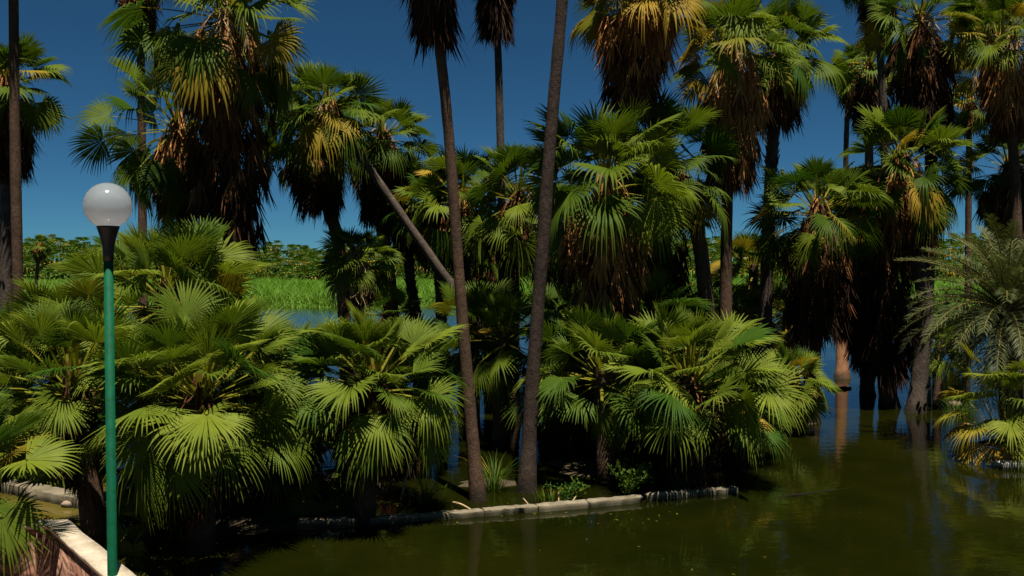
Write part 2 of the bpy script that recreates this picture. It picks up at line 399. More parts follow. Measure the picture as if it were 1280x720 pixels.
def boots(mb, path, rs, rng, n, length=0.22, shade=0.35):
    """old leaf bases that stick out of a rough stem"""
    m = len(path)
    for j in range(n):
        f = rng.random() * (m - 2); i = int(f); c = path[i] + (path[i + 1] - path[i]) * (f - i); r = rs[i]
        az = j * 2.39996 + rng.normal(0, 0.2); o = np.array([math.cos(az), math.sin(az), 0]); u = np.array([-o[1], o[0], 0])
        ln = length * rng.uniform(0.5, 1.3); w_ = rng.uniform(0.03, 0.055); up = rng.uniform(0.4, 1.0)
        a0 = c + o * (r * 0.9); a1 = c + o * (r + ln * 0.4) + np.array([0, 0, ln * up])
        b = float(np.clip(shade + rng.normal(0, 0.2), 0, 1))
        k = np.array([0, 0, 0.035])
        mb.add([a0 - u * w_, a0 + u * w_, a1 - u * w_ * 0.4, a1 + u * w_ * 0.4, a0 - u * w_ * .6 - k + o * .02, a0 + u * w_ * .6 - k + o * .02],
               [(0, 1, 3, 2), (4, 5, 3, 2), (4, 0, 2, 2 + 0), ][:2], (0, 0, b))

def palm(label, Y, pts, bx, R=0.75, pet=0.95, n=38, el=(84, -32), sk=None, tr=(0.13, 0.2), bark='bark_brown', seed=1,
         group='fan palms standing in the lagoon', name='fan_palm', nseg=34, fine=True, yellow=0.05, bright=0.5, mat='leaf', droop=0.6,
         nb=0, fruit=0, sk_shade=0.5, dens=105, cat='palm tree', dY=0.0, strip=0.72, wob=0.05, flare=1.0, zbase=-0.25, pw=1.0):
    """pts: photo pixels down the stem, crown first; bx: pixel column of the foot at the waterline; dY: how far nearer the foot stands"""
    rng = np.random.default_rng(seed)
    YB = Y - dY
    foot = on_z(bx, HY + CAM_H * F / YB, 0.0)
    k = len(pts)
    ctrl = [at(p[0], p[1], Y - dY * i / k) for i, p in enumerate(pts)] + [np.array([foot[0], foot[1], zbase])]
    path = smooth_path(ctrl, 54); m = len(path)
    root = thing(name, label, cat, (foot[0], foot[1], 0), group)
    org = np.array([foot[0], foot[1], 0.0])
    f = np.linspace(0, 1, m)
    rs = tr[0] + (tr[1] - tr[0]) * f ** 1.3 + 0.55 * flare * tr[1] * np.clip((f - 0.88) / 0.12, 0, 1) ** 2
    rs = rs * (1 + np.convolve(rng.normal(0, wob * 1.1, m + 6), np.ones(7) / 7, 'valid') + rng.normal(0, wob * 0.18, m))
    mb = MB(); tube(mb, path, rs, 12, wob=wob * 0.5, rng=rng)
    if nb: boots(mb, path, rs, rng, nb)
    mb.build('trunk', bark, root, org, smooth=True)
    c = path[0]
    dvec = path[0] - path[6]; hd = math.hypot(dvec[0], dvec[1]); lean = math.atan2(hd, max(0.05, dvec[2]))
    mb = MB()
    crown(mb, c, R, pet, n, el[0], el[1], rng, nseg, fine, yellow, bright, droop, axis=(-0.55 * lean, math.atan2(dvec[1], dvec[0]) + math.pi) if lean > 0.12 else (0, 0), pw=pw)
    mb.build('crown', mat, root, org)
    if sk:
        mb = MB(); skirt(mb, path, sk[0], sk[1], rng, dens, sk_shade, strip); mb.build('dead_skirt', 'thatch', root, org)  # sk_shade also sets how sunlit the skirt is painted
    for j in range(fruit):
        mb = MB(); az = -math.pi / 2 + rng.normal(0, 0.9); o = np.array([math.cos(az), math.sin(az), 0])
        L = rng.uniform(0.9, 1.5) * (0.75 + 0.3 * R)
        cp = c + np.array([[0, 0, -0.1]]) + np.outer(np.linspace(0, 1, 9), o) * L * 0.55 + np.outer(np.linspace(0, 1, 9) * 1.1 - 1.9 * np.linspace(0, 1, 9) ** 2, [0, 0, L * 0.8])
        tube(mb, cp, np.linspace(0.022, 0.010, 9), 6, (0, 0, 0.6))
        for q in range(60):
            s_ = cp[int(rng.integers(4, 9))]; e_ = s_ + rng.normal(0, 0.13, 3) + np.array([0, 0, -rng.uniform(0.15, 0.45)])
            u = unit(np.cross(e_ - s_, rng.normal(0, 1, 3))) * 0.009
            mb.add([s_ - u, s_ + u, e_ + u * .6, e_ - u * .6], [(0, 1, 2, 3)], (0, 0, float(rng.uniform(0.2, 1))))
        mb.build('fruit_stalk', 'straw', root, org)
    return root, path, org

# ------------------------------------------------------------------ the setting
def structure(ob): ob['kind'] = 'structure'; return ob

def build_ground():
    mb = MB(); xs = np.concatenate([np.linspace(-1500, -160, 12), np.linspace(-150, 150, 61), np.linspace(160, 1500, 12)])
    ys = np.concatenate([np.linspace(-300, 60, 12), np.linspace(70, 300, 60), np.linspace(320, 3000, 14)])
    rng = np.random.default_rng(3)
    X, Yy = np.meshgrid(xs, ys); edge = 86 + 7 * np.sin(X * 0.03 + 0.6) + 5 * np.sin(X * 0.11)
    Z = -0.8 + 1.3 * np.clip((Yy - edge) / 18, 0, 1) + rng.normal(0, 0.04, X.shape)
    V = np.stack([X, Yy, Z], -1).reshape(-1, 3); nx = len(xs)
    Q = [(j * nx + i, j * nx + i + 1, (j + 1) * nx + i + 1, (j + 1) * nx + i) for j in range(len(ys) - 1) for i in range(nx - 1)]
    mb.add(V, Q); structure(mb.build('ground', 'ground', smooth=True))
    mb = MB(); mb.add([(-400, -200, 0), (400, -200, 0), (400, 150, 0), (-400, 150, 0)], [(0, 1, 2, 3)])
    structure(mb.build('water', 'water'))
build_ground()

def mound(name, cx, cy, rx, ry, h, seed):
    rng = np.random.default_rng(seed); mb = MB(); nr, ns = 8, 28; V = []
    for i in range(nr + 1):
        f = i / nr
        for k in range(ns):
            a_ = 2 * math.pi * k / ns; wv = 1 + 0.15 * math.sin(3 * a_ + seed) + 0.08 * math.sin(7 * a_)
            V.append((cx + rx * f * wv * math.cos(a_), cy + ry * f * wv * math.sin(a_), h * (1 - f ** 2) * 1.25 - 0.25 * h - 0.02 + rng.normal(0, 0.012)))
    Q = [(i * ns + k, i * ns + (k + 1) % ns, (i + 1) * ns + (k + 1) % ns, (i + 1) * ns + k) for i in range(nr) for k in range(ns)]
    mb.add(V, Q); return structure(mb.build(name, 'mud', smooth=True))
p = on_z(790, 598); mound('mud_bank', p[0], p[1] + 1.0, 2.0, 1.2, 0.12, 1)
p = on_z(610, 610); mound('mud_bank', p[0], p[1] + 0.35, 0.7, 0.35, 0.09, 2)
p = on_z(290, 660); mound('mud_bank', p[0] - .2, p[1] + 1.6, 2.9, 2.1, 0.14, 5)  # bank enlarged backwards to keep sky reflection out from under the left clump
p = on_z(1262, 560); mound('mud_bank', p[0] + 1.1, p[1] + 0.5, 1.6, 1.0, 0.2, 4)
p = on_z(1005, 535); mound('mud_bank', p[0] - .4, p[1] + 0.6, 1.0, 0.7, 0.1, 7)

# marsh grass and the far wood
def marsh():
    rng = np.random.default_rng(11); mb = MB(); n = 190000
    x = rng.uniform(-140, 115, n); y = 76 + 130 * rng.random(n) ** 1.5
    edge = 86 + 7 * np.sin(x * 0.03 + 0.6) + 5 * np.sin(x * 0.11)
    keep = y > edge - 1; x, y, edge = x[keep], y[keep], edge[keep]; n = len(x)
    clump = 0.5 + 0.5 * np.sin(x * 0.21 + 1.3 * np.sin(y * 0.13)) * np.sin(y * 0.17 + x * 0.05)
    h = (0.55 + 0.6 * clump) * rng.uniform(0.7, 1.25, n) * np.clip((y - edge + 2) / 8, 0.35, 1); wd = rng.uniform(0.035, 0.09, n)
    az = rng.uniform(0, 6.28, n); dx, dy = rng.normal(0, 0.9, n) * h, rng.normal(0, 0.9, n) * h
    z0 = np.full(n, -0.1) + 0.5 * np.clip((y - edge) / 18, 0, 1)
    cx, cy = np.cos(az) * wd, np.sin(az) * wd
    V = np.stack([np.stack([x - cx, y - cy, z0], -1), np.stack([x + cx, y + cy, z0], -1),
                  np.stack([x + dx + cx * .15, y + dy + cy * .15, z0 + h], -1), np.stack([x + dx - cx * .15, y + dy - cy * .15, z0 + h], -1)], 1)
    tt = np.zeros((n, 4, 3)); tt[..., 2] = np.clip(0.2 + 0.6 * clump + rng.normal(0, 0.1, n), 0, 1)[:, None]
    mb.add(V.reshape(-1, 3), np.arange(4 * n).reshape(-1, 4), tt.reshape(-1, 3))
    ob = mb.build('marsh_grass', 'marsh'); ob['kind'] = 'stuff'
    tag(ob, 'bright green marsh grass along the far shore of the lagoon', 'grass')
marsh()

def far_wood():
    rng = np.random.default_rng(21); mb = MB()
    for row, (y0, zt, n) in enumerate(((174, 1.6, 210), (180, 2.9, 225), (188, 4.0, 235), (200, 5.2, 235), (214, 6.4, 235), (230, 7.6, 235), (248, 8.8, 235))):
        for k in range(n):
            x = -210 + 400 * (k + rng.uniform(0, 1)) / n; y = y0 + rng.normal(0, 4)
            z = zt + rng.normal(0, 0.7) + (1.0 * math.sin(x * 0.045 + 1) + (1.6 if x > 20 else 0))
            rl = rng.uniform(1.15, 1.75); a0 = rng.uniform(0, 6.28)
            for i in range(18):
                u = i / 17; az = a0 + i * 2.4; e_ = rad(85 - 120 * u)
                c = np.array([x, y, z]); d = np.array([math.cos(e_) * math.cos(az), math.cos(e_) * math.sin(az), math.sin(e_)])
                q = c + d * rl * 0.6; uu = np.array([-math.sin(az), math.cos(az), 0]); nn = np.cross(d, uu)
                tnt = (float(rng.random() < 0.25 * u) * 0.7, 0, float(np.clip(0.55 - 0.1 * u + rng.normal(0, 0.25), 0, 1)))
                for w_ in (-1, 0, 1):
                    e1 = q + d * rl * 0.62 + uu * w_ * rl * 0.42 - np.array([0, 0, 0.35]); s1 = q + uu * w_ * 0.12
                    e0 = q + uu * (w_ * 0.9 - 0.45) * rl * 0.55 + d * rl * 0.25; e2 = q + uu * (w_ * 0.9 + 0.45) * rl * 0.55 + d * rl * 0.25
                    mb.add([q - d * .1, e0, e1, e2], [(0, 1, 2, 3)], tnt)
            u = np.array([0.16, 0, 0])
            mb.add([(x - .16, y, 0), (x + .16, y, 0), (x + .12, y, z), (x - .12, y, z)], [(0, 1, 2, 3)], (0.5, 0, 0))
            for j in range(8):                        # dead leaves under each crown
                az = rng.uniform(0, 6.28); r_ = rng.uniform(.2, .7); q = np.array([x + math.cos(az) * r_, y + math.sin(az) * r_, z - rng.uniform(0.3, 1.2)])
                mb.add([q + (-.12, 0, 0), q + (.12, 0, 0), q + (.2, 0, -.9), q + (-.2, 0, -.9)], [(0, 1, 2, 3)], (float(rng.uniform(.2, .6)), 0, 0.1))
    ob = mb.build('palm_wood', 'forest'); ob['kind'] = 'stuff'
    tag(ob, 'far wood of low fan palms behind the marsh grass', 'wood')
far_wood()

# ------------------------------------------------------------------ the palms
T_ = 'tall fan palms standing in the lagoon'; B_ = 'young bushy fan palms'; M_ = 'middle sized fan palms in the grove'; DI = 'small distant palms'

# left edge
palm('bare brown trunk at the left edge crossing in front of a skirted palm', 20, [(16, -170), (17, 0), (19, 180), (23, 380)], 27, tr=(0.095, 0.13), sk=(1.0, 0.5), seed=1, group=T_, nseg=28, fine=False)
palm('skirted fan palm at the far left edge with dark rough trunk and round green crown', 26, [(8, 95), (8, 250), (8, 400)], 10, R=0.77, pet=0.95, n=52, sk=(2.6, 0.75), tr=(0.16, 0.2), bark='bark_grey', seed=2, nb=90, nseg=30, group=T_, sk_shade=0.35)
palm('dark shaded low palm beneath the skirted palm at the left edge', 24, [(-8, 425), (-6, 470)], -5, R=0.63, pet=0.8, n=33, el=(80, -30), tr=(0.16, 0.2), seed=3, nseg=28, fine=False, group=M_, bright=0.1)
# centre left cluster
palm('large fan palm behind the lamp with wide long brown thatch and big pale leaves', 18, [(282, 8), (286, 150), (290, 330)], 290, R=0.86, pet=1.2, n=60, el=(80, -34), sk=(4.7, 0.85), tr=(0.17, 0.22), seed=4, group=T_, fruit=5, sk_shade=0.45, yellow=0.12, dens=80, nseg=32)
palm('slender tall palm showing only trunk and brown skirt behind the big thatched palm', 28, [(172, -60), (176, 60), (178, 250)], 180, R=0.72, pet=0.9, n=39, sk=(2.4, 0.55), tr=(0.11, 0.15), seed=5, group=T_, nseg=26, fine=False)
palm('dark fan palm whose drooping leaves reach left of the big thatched palm', 20.5, [(222, 150), (228, 260), (235, 350)], 240, R=0.77, pet=1.2, n=49, el=(75, -60), sk=(2.0, 0.6), tr=(0.15, 0.2), seed=6, group=T_, bright=0.3, droop=0.9)
palm('leaning palm with bare diagonal trunk rising to the left from the grove', 22, [(408, 128), (434, 172), (474, 228), (512, 283), (545, 330), (600, 412)], 640, R=0.76, pet=0.75, n=44, el=(84, -38), sk=(0.9, 0.45), tr=(0.095, 0.125), bark='bark_grey', seed=7, group=T_, fruit=2, yellow=0.12)
palm('fan palm with heavy dark skirt directly behind the leaning palm crown', 25, [(384, 165), (400, 230), (425, 320)], 435, R=0.76, pet=0.9, n=46, sk=(2.0, 0.75), tr=(0.15, 0.2), seed=8, group=T_, bright=0.3, sk_shade=0.15, nseg=28)
palm('fan palm with bright crown and black skirt right of the leaning palm crown', 27, [(478, 165), (474, 260), (486, 340)], 498, R=0.76, pet=0.9, n=52, sk=(2.3, 0.75), tr=(0.17, 0.21), seed=9, group=T_, sk_shade=0.15, fruit=2, nseg=30)
palm('small fan palm with orange fruit stalks against the far marsh grass', 23, [(448, 318), (448, 370)], 450, R=0.52, pet=0.55, n=46, el=(86, -35), tr=(0.12, 0.16), seed=10, group=M_, fruit=6, nseg=28, yellow=0.08, bright=0.75, sk=(0.8, 0.3))
palm('rough barked palm stem with boots, left of the pair behind the bare trunk', 28, [(508, 250), (512, 340), (520, 400)], 526, R=0.68, pet=0.8, n=39, sk=(1.4, 0.6), tr=(0.15, 0.2), bark='bark_grey', seed=11, nb=160, group=M_, bright=0.2, nseg=26, fine=False, sk_shade=0.15)
palm('rough barked palm stem with boots, right of the pair beside the bare trunk', 26.5, [(545, 250), (550, 350), (552, 420)], 552, R=0.68, pet=0.9, n=44, sk=(1.6, 0.6), tr=(0.15, 0.2), bark='bark_grey', seed=12, nb=160, group=M_, bright=0.3, nseg=26, fine=False, sk_shade=0.15)
# bare trunks in the middle
palm('tall bare brown trunk behind the lit kerb with hanging dark thatch at top', 15.0, [(528, -200), (546, 20), (561, 170), (578, 400)], 599, R=0.70, pet=0.95, n=49, sk=(3.0, 0.42), tr=(0.075, 0.108), seed=13, group=T_, wob=0.06, sk_shade=0.35)
palm('slender tall trunk with a brown skirt between the two bare trunks', 24, [(612, -170), (622, 50), (626, 200), (628, 340)], 632, R=0.72, pet=0.95, n=49, sk=(4.3, 0.62), tr=(0.09, 0.13), bark='bark_grey', seed=14, group=T_, nseg=28, sk_shade=0.35)
palm('thick bare trunk leaning right up to the top edge beside the central palm', 15.6, [(752, -700), (722, -250), (703, 0), (690, 150), (672, 390), (664, 500)], 658, R=0.72, pet=1.0, n=46, sk=(0.9, 0.45), tr=(0.09, 0.135), bark='bark_shaded', seed=15, group=T_, wob=0.07)
palm('tall palm with yellow brown leaves and long skirt at the top edge', 20, [(798, -18), (788, 90), (778, 150), (776, 260)], 776, R=0.77, pet=1.0, n=52, el=(80, -12), sk=(2.4, 0.8), tr=(0.13, 0.17), seed=16, group=T_, yellow=0.55, sk_shade=0.75)
# palms behind the bare trunks
palm('green fan palm between the bare trunk and the slender skirted trunk', 25, [(578, 240), (580, 300)], 582, R=0.72, pet=1.0, n=49, el=(84, -38), sk=(1.6, 0.6), tr=(0.15, 0.2), seed=17, group=M_, nseg=30, sk_shade=0.15)
palm('fan palm with fruit pods directly behind the slender skirted trunk', 23.5, [(648, 240), (642, 330)], 640, R=0.77, pet=1.1, n=49, el=(84, -38), sk=(1.5, 0.6), tr=(0.15, 0.2), seed=18, group=M_, fruit=2, sk_shade=0.2)
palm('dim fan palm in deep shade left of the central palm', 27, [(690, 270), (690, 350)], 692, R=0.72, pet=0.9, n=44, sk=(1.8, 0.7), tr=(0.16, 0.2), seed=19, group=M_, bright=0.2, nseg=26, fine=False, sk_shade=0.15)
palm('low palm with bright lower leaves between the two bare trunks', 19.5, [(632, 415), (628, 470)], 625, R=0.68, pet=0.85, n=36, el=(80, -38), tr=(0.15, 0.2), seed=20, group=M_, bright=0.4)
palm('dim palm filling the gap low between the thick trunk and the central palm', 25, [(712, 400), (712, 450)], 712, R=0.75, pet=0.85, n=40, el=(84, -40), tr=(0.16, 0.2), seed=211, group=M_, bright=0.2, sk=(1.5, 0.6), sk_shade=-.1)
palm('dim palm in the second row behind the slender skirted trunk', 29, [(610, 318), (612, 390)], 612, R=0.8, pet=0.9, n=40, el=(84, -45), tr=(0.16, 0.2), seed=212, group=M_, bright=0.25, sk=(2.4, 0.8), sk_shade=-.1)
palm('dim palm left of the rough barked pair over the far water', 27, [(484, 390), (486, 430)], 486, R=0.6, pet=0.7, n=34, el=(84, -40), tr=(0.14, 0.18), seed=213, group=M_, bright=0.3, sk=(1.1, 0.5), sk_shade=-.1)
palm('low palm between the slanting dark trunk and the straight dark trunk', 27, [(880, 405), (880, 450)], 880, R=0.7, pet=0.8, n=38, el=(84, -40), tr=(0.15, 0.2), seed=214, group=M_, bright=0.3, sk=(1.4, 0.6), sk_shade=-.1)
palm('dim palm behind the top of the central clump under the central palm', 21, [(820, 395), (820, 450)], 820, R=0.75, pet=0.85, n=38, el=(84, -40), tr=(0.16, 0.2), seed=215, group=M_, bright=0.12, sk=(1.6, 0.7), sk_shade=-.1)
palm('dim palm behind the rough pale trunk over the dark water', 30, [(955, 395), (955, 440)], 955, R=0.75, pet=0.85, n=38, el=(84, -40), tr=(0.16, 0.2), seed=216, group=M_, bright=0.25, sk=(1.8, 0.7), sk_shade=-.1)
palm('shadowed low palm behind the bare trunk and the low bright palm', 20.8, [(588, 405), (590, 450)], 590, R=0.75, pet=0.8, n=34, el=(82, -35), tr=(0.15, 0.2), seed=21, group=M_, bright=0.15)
palm('large central fan palm with broad bright leaves above brown thatch', 18, [(757, 218), (757, 320), (765, 420)], 770, R=0.86, pet=1.05, n=46, el=(86, -14), sk=(2.9, 0.80), tr=(0.18, 0.23), seed=22, group=T_, sk_shade=0.75, bright=0.65, nseg=34)
palm('dark fan palm right of the central palm on a trunk slanting right', 21, [(832, 195), (858, 245), (878, 330)], 896, R=0.77, pet=1.05, n=52, el=(86, -32), sk=(1.3, 0.55), tr=(0.15, 0.2), seed=23, group=T_, bright=0.25, sk_shade=0.2)
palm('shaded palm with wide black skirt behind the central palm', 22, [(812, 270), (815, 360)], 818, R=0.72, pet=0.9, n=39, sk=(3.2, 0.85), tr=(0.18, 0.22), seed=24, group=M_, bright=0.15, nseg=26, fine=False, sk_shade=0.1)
proot, ppath, porg = palm('tall palm with one yellow leaf and orange brown skirt on a straight dark trunk', 21.5, [(918, 62), (912, 180), (908, 300)], 906, R=0.8, pet=0.95, n=46, el=(84, -6), sk=(3.0, 0.78), tr=(0.11, 0.16), seed=25, group=T_, fruit=4, sk_shade=0.95, yellow=0.18, bright=0.6, nseg=32)
mb = MB(); rng = np.random.default_rng(251); fan_leaf(mb, ppath[0], rad(214), rad(25), 1.15, .74, rng, nseg=34, bend=rad(25), drop=rad(50), droop=.3, tint=(.7, 0, .9), span=rad(95), cup=-.1, roll=.2, tf=.62)
mb.build('leaf', 'leaf', proot, porg)['label'] = 'hanging yellow fan leaf'
mb = MB(); fan_leaf(mb, ppath[0], rad(264), rad(38), 1.25, .80, rng, nseg=38, bend=rad(30), drop=rad(62), droop=.15, tint=(0, 0, .7), span=rad(120), cup=-.08, roll=0, tf=.66)
mb.build('leaf', 'leaf_young', proot, porg)['label'] = 'round pale green fan leaf facing out'
palm('tall palm with rough pale bark trunk just right of the orange skirted palm', 24, [(975, 60), (968, 150), (960, 290)], 954, R=0.85, pet=1.1, n=46, el=(84, -10), sk=(1.8, 0.75), tr=(0.14, 0.19), bark='bark_grey', seed=26, group=T_, nb=150, sk_shade=0.55, yellow=0.1, bright=0.6)
palm('shaded green palm behind the rough pale trunk at mid height', 28, [(942, 330), (942, 390)], 944, R=0.72, pet=0.9, n=41, tr=(0.16, 0.2), seed=27, group=M_, bright=0.5, nseg=28, yellow=0.15)
palm('low palm with yellowing lower leaves right of the rough pale trunk', 25, [(985, 385), (985, 440)], 985, R=0.59, pet=0.75, n=33, el=(75, -32), tr=(0.15, 0.2), seed=28, group=M_, bright=0.3, nseg=28, yellow=0.5)
# right cluster
palm('fan palm with bright crown left of the broad black thatch cluster', 22.5, [(1022, 255), (1026, 330), (1018, 410)], 1012, R=0.72, pet=1.0, n=52, el=(86, -32), sk=(3.2, 0.85), tr=(0.17, 0.21), seed=29, group=T_, sk_shade=0.12)
palm('palm with orange lit lower trunk standing in blue water', 34.5, [(1052, 265), (1052, 360)], 1053, R=0.72, pet=0.9, n=44, sk=(3.0, 1.0), tr=(0.16, 0.22), bark='bark_rust', seed=30, group=T_, nseg=26, fine=False, sk_shade=0.1, flare=1.2, dY=3.5)
palm('big fan palm of the right cluster with orange skirt and flared base', 24, [(1128, 198), (1140, 290), (1156, 380), (1152, 450)], 1143, R=0.79, pet=1.1, n=57, el=(86, -26), sk=(2.2, 0.85), tr=(0.17, 0.24), bark='bark_grey', seed=31, group=T_, nb=110, fruit=3, sk_shade=0.85, bright=0.55, nseg=32)
palm('palm wrapped in broad black thatch nearly down to the water', 24.8, [(1096, 255), (1100, 340), (1104, 430)], 1113, R=0.72, pet=0.9, n=44, sk=(4.6, 1.15), tr=(0.19, 0.25), bark='bark_grey', seed=32, group=T_, bright=0.15, sk_shade=0.08, dens=110, flare=1.1)
palm('dark trunked palm standing between the orange trunk and the black thatch', 27, [(1078, 270), (1080, 360)], 1085, R=0.68, pet=0.9, n=39, sk=(3.6, 0.9), tr=(0.16, 0.2), seed=33, group=M_, bright=0.1, nseg=26, fine=False, sk_shade=0.08)
palm('small distant palm with thin trunk and green crown near the top right sky gap', 50, [(1068, 78), (1060, 130), (1057, 230)], 1057, R=0.72, pet=0.85, n=46, el=(84, -60), sk=(1.6, 0.55), tr=(0.12, 0.17), seed=34, group=DI, nseg=18, fine=False, bright=0.6, yellow=0.1)
palm('distant palm with egg shaped black skirt behind the right cluster', 38, [(1086, 82), (1086, 150)], 1088, R=0.72, pet=0.9, n=46, el=(80, -60), sk=(2.5, 0.85), tr=(0.14, 0.2), seed=35, group=DI, nseg=18, fine=False, sk_shade=0.08)
palm('tall palm on bare dark trunk with ragged brown skirt at the top edge', 31.5, [(1096, -60), (1100, 60), (1106, 190)], 1110, R=0.72, pet=0.95, n=46, sk=(3.0, 0.6), tr=(0.11, 0.16), bark='bark_grey', seed=36, group=T_, fruit=2, sk_shade=0.5)
palm('tall palm with black hanging thatch above the big right palm', 25, [(1150, 18), (1156, 120), (1164, 220)], 1150, R=0.72, pet=0.95, n=49, el=(80, -60), sk=(3.4, 0.85), tr=(0.14, 0.2), seed=37, group=T_, sk_shade=0.12, bright=0.3, fruit=2)
palm('distant palm on a thin pole like trunk in the right sky gap', 45, [(1213, 122), (1211, 200)], 1210, R=0.77, pet=0.9, n=46, el=(80, -60), sk=(1.2, 0.45), tr=(0.12, 0.17), seed=38, group=DI, nseg=18, fine=False, yellow=0.12, bright=0.5)
palm('palm at the top right with tan flower plume and orange skirt', 24.5, [(1252, 48), (1264, 150), (1270, 280)], 1274, R=0.77, pet=1.05, n=49, el=(84, -10), sk=(2.2, 0.62), tr=(0.11, 0.17), seed=39, group=T_, fruit=5, sk_shade=0.9, yellow=0.2, bright=0.6)
palm('dark palm with shaggy thatch at the right edge above the feather palm', 26, [(1262, 205), (1264, 290)], 1268, R=0.72, pet=0.95, n=46, el=(80, -38), sk=(2.6, 0.8), tr=(0.16, 0.2), seed=40, group=T_, bright=0.25, sk_shade=0.4)
palm('tall palm beyond the right edge above the orange skirted palm', 31, [(1232, 0), (1265, 120)], 1296, R=0.72, pet=0.9, n=41, el=(75, -60), sk=(1.0, 0.4), tr=(0.1, 0.15), seed=401, group=T_, bright=0.5, yellow=0.2)
palm('tiny far palm alone above the left marsh shore', 90, [(50, 305), (46, 345)], 44, R=0.68, pet=0.8, n=31, sk=(1.3, 0.5), tr=(0.15, 0.2), seed=41, group=DI, nseg=14, fine=False)
# young palms: centre bush
palm('young bushy palm, left one of the central clump behind the kerb', 16.4, [(752, 458), (756, 530)], 760, R=0.63, pet=0.85, n=54, el=(86, -8), tr=(0.17, 0.2), seed=42, group=B_, yellow=0.006, name='young_fan_palm', droop=0.45, mat='leaf_young', bright=0.35, nseg=36, sk_shade=-0.15, pw=0.9)
palm('young bushy palm with broad lit leaves, right one of the central clump', 16.0, [(862, 470), (852, 530)], 842, R=0.72, pet=1.05, n=67, el=(86, 2), tr=(0.18, 0.22), seed=43, group=B_, yellow=0.006, name='young_fan_palm', droop=0.45, mat='leaf_young', bright=0.6, nseg=40, sk=(1.3, 0.6), sk_shade=-0.15, pw=0.85)
palm('young palm in the middle of the central clump with upright leaves', 17.2, [(805, 455), (805, 520)], 800, R=0.56, pet=0.65, n=48, el=(88, -20), tr=(0.17, 0.2), seed=44, group=B_, yellow=0.006, name='young_fan_palm', droop=0.45, mat='leaf_young', bright=0.4, nseg=34, sk=(1.3, 0.55), sk_shade=-0.15, pw=1)
palm('small bushy palm beside the blue water gap with a loose stone at its foot', 21, [(990, 470), (1000, 510)], 998, R=0.56, pet=0.5, n=45, el=(86, -50), tr=(0.16, 0.2), seed=45, group=B_, name='young_fan_palm', droop=0.38, mat='leaf_young', bright=0.55, nseg=30, yellow=0.1)
# young palms: left bush
palm('largest bushy palm of the left clump with wide fans right of the lamp', 12.3, [(252, 482), (252, 600)], 250, R=0.67, pet=0.98, n=78, el=(86, -10), tr=(0.18, 0.2), seed=46, group=B_, yellow=0.0, name='young_fan_palm', droop=0.45, mat='leaf_young', bright=0.6, nseg=44, sk=(1.3, 0.55), sk_shade=-0.15, pw=0.85)
palm('bushy palm on the right side of the left clump near the bare trunk', 13.7, [(466, 468), (458, 580)], 452, R=0.65, pet=0.9, n=65, el=(86, -12), tr=(0.18, 0.2), seed=47, group=B_, yellow=0.006, name='young_fan_palm', droop=0.45, mat='leaf_young', bright=0.55, nseg=40, sk=(1.1, 0.5), sk_shade=-0.15, pw=0.85)
palm('taller bushy palm rising behind the left clump beside the lamp globe', 15, [(208, 362), (210, 450)], 212, R=0.72, pet=0.95, n=54, el=(86, -8), tr=(0.18, 0.22), seed=48, group=B_, yellow=0.006, name='young_fan_palm', droop=0.45, mat='leaf_young', bright=0.5, nseg=40, sk=(1.5, 0.6), sk_shade=-0.15, pw=0.9)
palm('bushy palm left of the lamp post on a fibrous dark trunk', 12.4, [(92, 470), (108, 570)], 122, R=0.61, pet=0.92, n=58, el=(84, -6), tr=(0.15, 0.17), seed=49, group=B_, yellow=0.006, name='young_fan_palm', droop=0.45, mat='leaf_young', bright=0.6, nseg=40, sk=(1.2, 0.25), sk_shade=-0.15, strip=0.5, pw=0.85)
palm('bushy palm behind the lamp post between the clump and the marsh', 17.5, [(100, 415), (112, 500)], 112, R=0.70, pet=0.95, n=46, el=(84, -12), tr=(0.16, 0.19), seed=55, group=B_, name='young_fan_palm', mat='leaf_young', bright=0.5, nseg=34, sk=(1.2, 0.5), sk_shade=-0.15, droop=0.45, pw=.9, yellow=.015)
palm('low dim bushy palm just right of the lamp post under the largest bushy palm', 13.6, [(205, 570), (205, 610)], 205, R=0.58, pet=0.6, n=36, el=(80, -15), seed=571, tr=(0.15, 0.18), group=B_, name='young_fan_palm', mat='leaf_young', bright=0.3, nseg=32, droop=0.45, sk=(0.6, 0.5), sk_shade=-.15)
palm('low dim bushy palm under the middle of the left clump above the kerb', 14.6, [(375, 575), (375, 610)], 375, R=0.58, pet=0.65, n=38, el=(80, -15), seed=572, tr=(0.15, 0.18), group=B_, name='young_fan_palm', mat='leaf_young', bright=0.3, nseg=32, droop=0.45, sk=(0.6, 0.5), sk_shade=-.15)
palm('low dim bushy palm left of the lamp post behind the short kerb', 16.2, [(60, 545), (60, 570)], 60, R=0.62, pet=0.65, n=38, el=(80, -15), seed=573, tr=(0.15, 0.18), group=B_, name='young_fan_palm', mat='leaf_young', bright=0.3, nseg=32, droop=0.45, sk=(0.6, 0.5), sk_shade=-.15)
palm('low dim bushy palm under the middle of the central clump', 17.4, [(815, 525), (815, 560)], 815, R=0.62, pet=0.7, n=40, el=(80, -15), seed=574, tr=(0.15, 0.18), group=B_, name='young_fan_palm', mat='leaf_young', bright=0.3, nseg=32, droop=0.45, sk=(0.6, 0.5), sk_shade=-.15)
palm('low dim bushy palm under the right side of the central clump', 18.2, [(905, 500), (905, 540)], 905, R=0.64, pet=0.7, n=40, el=(80, -15), seed=575, tr=(0.15, 0.18), group=B_, name='young_fan_palm', mat='leaf_young', bright=0.3, nseg=32, droop=0.45, sk=(0.6, 0.5), sk_shade=-.15)
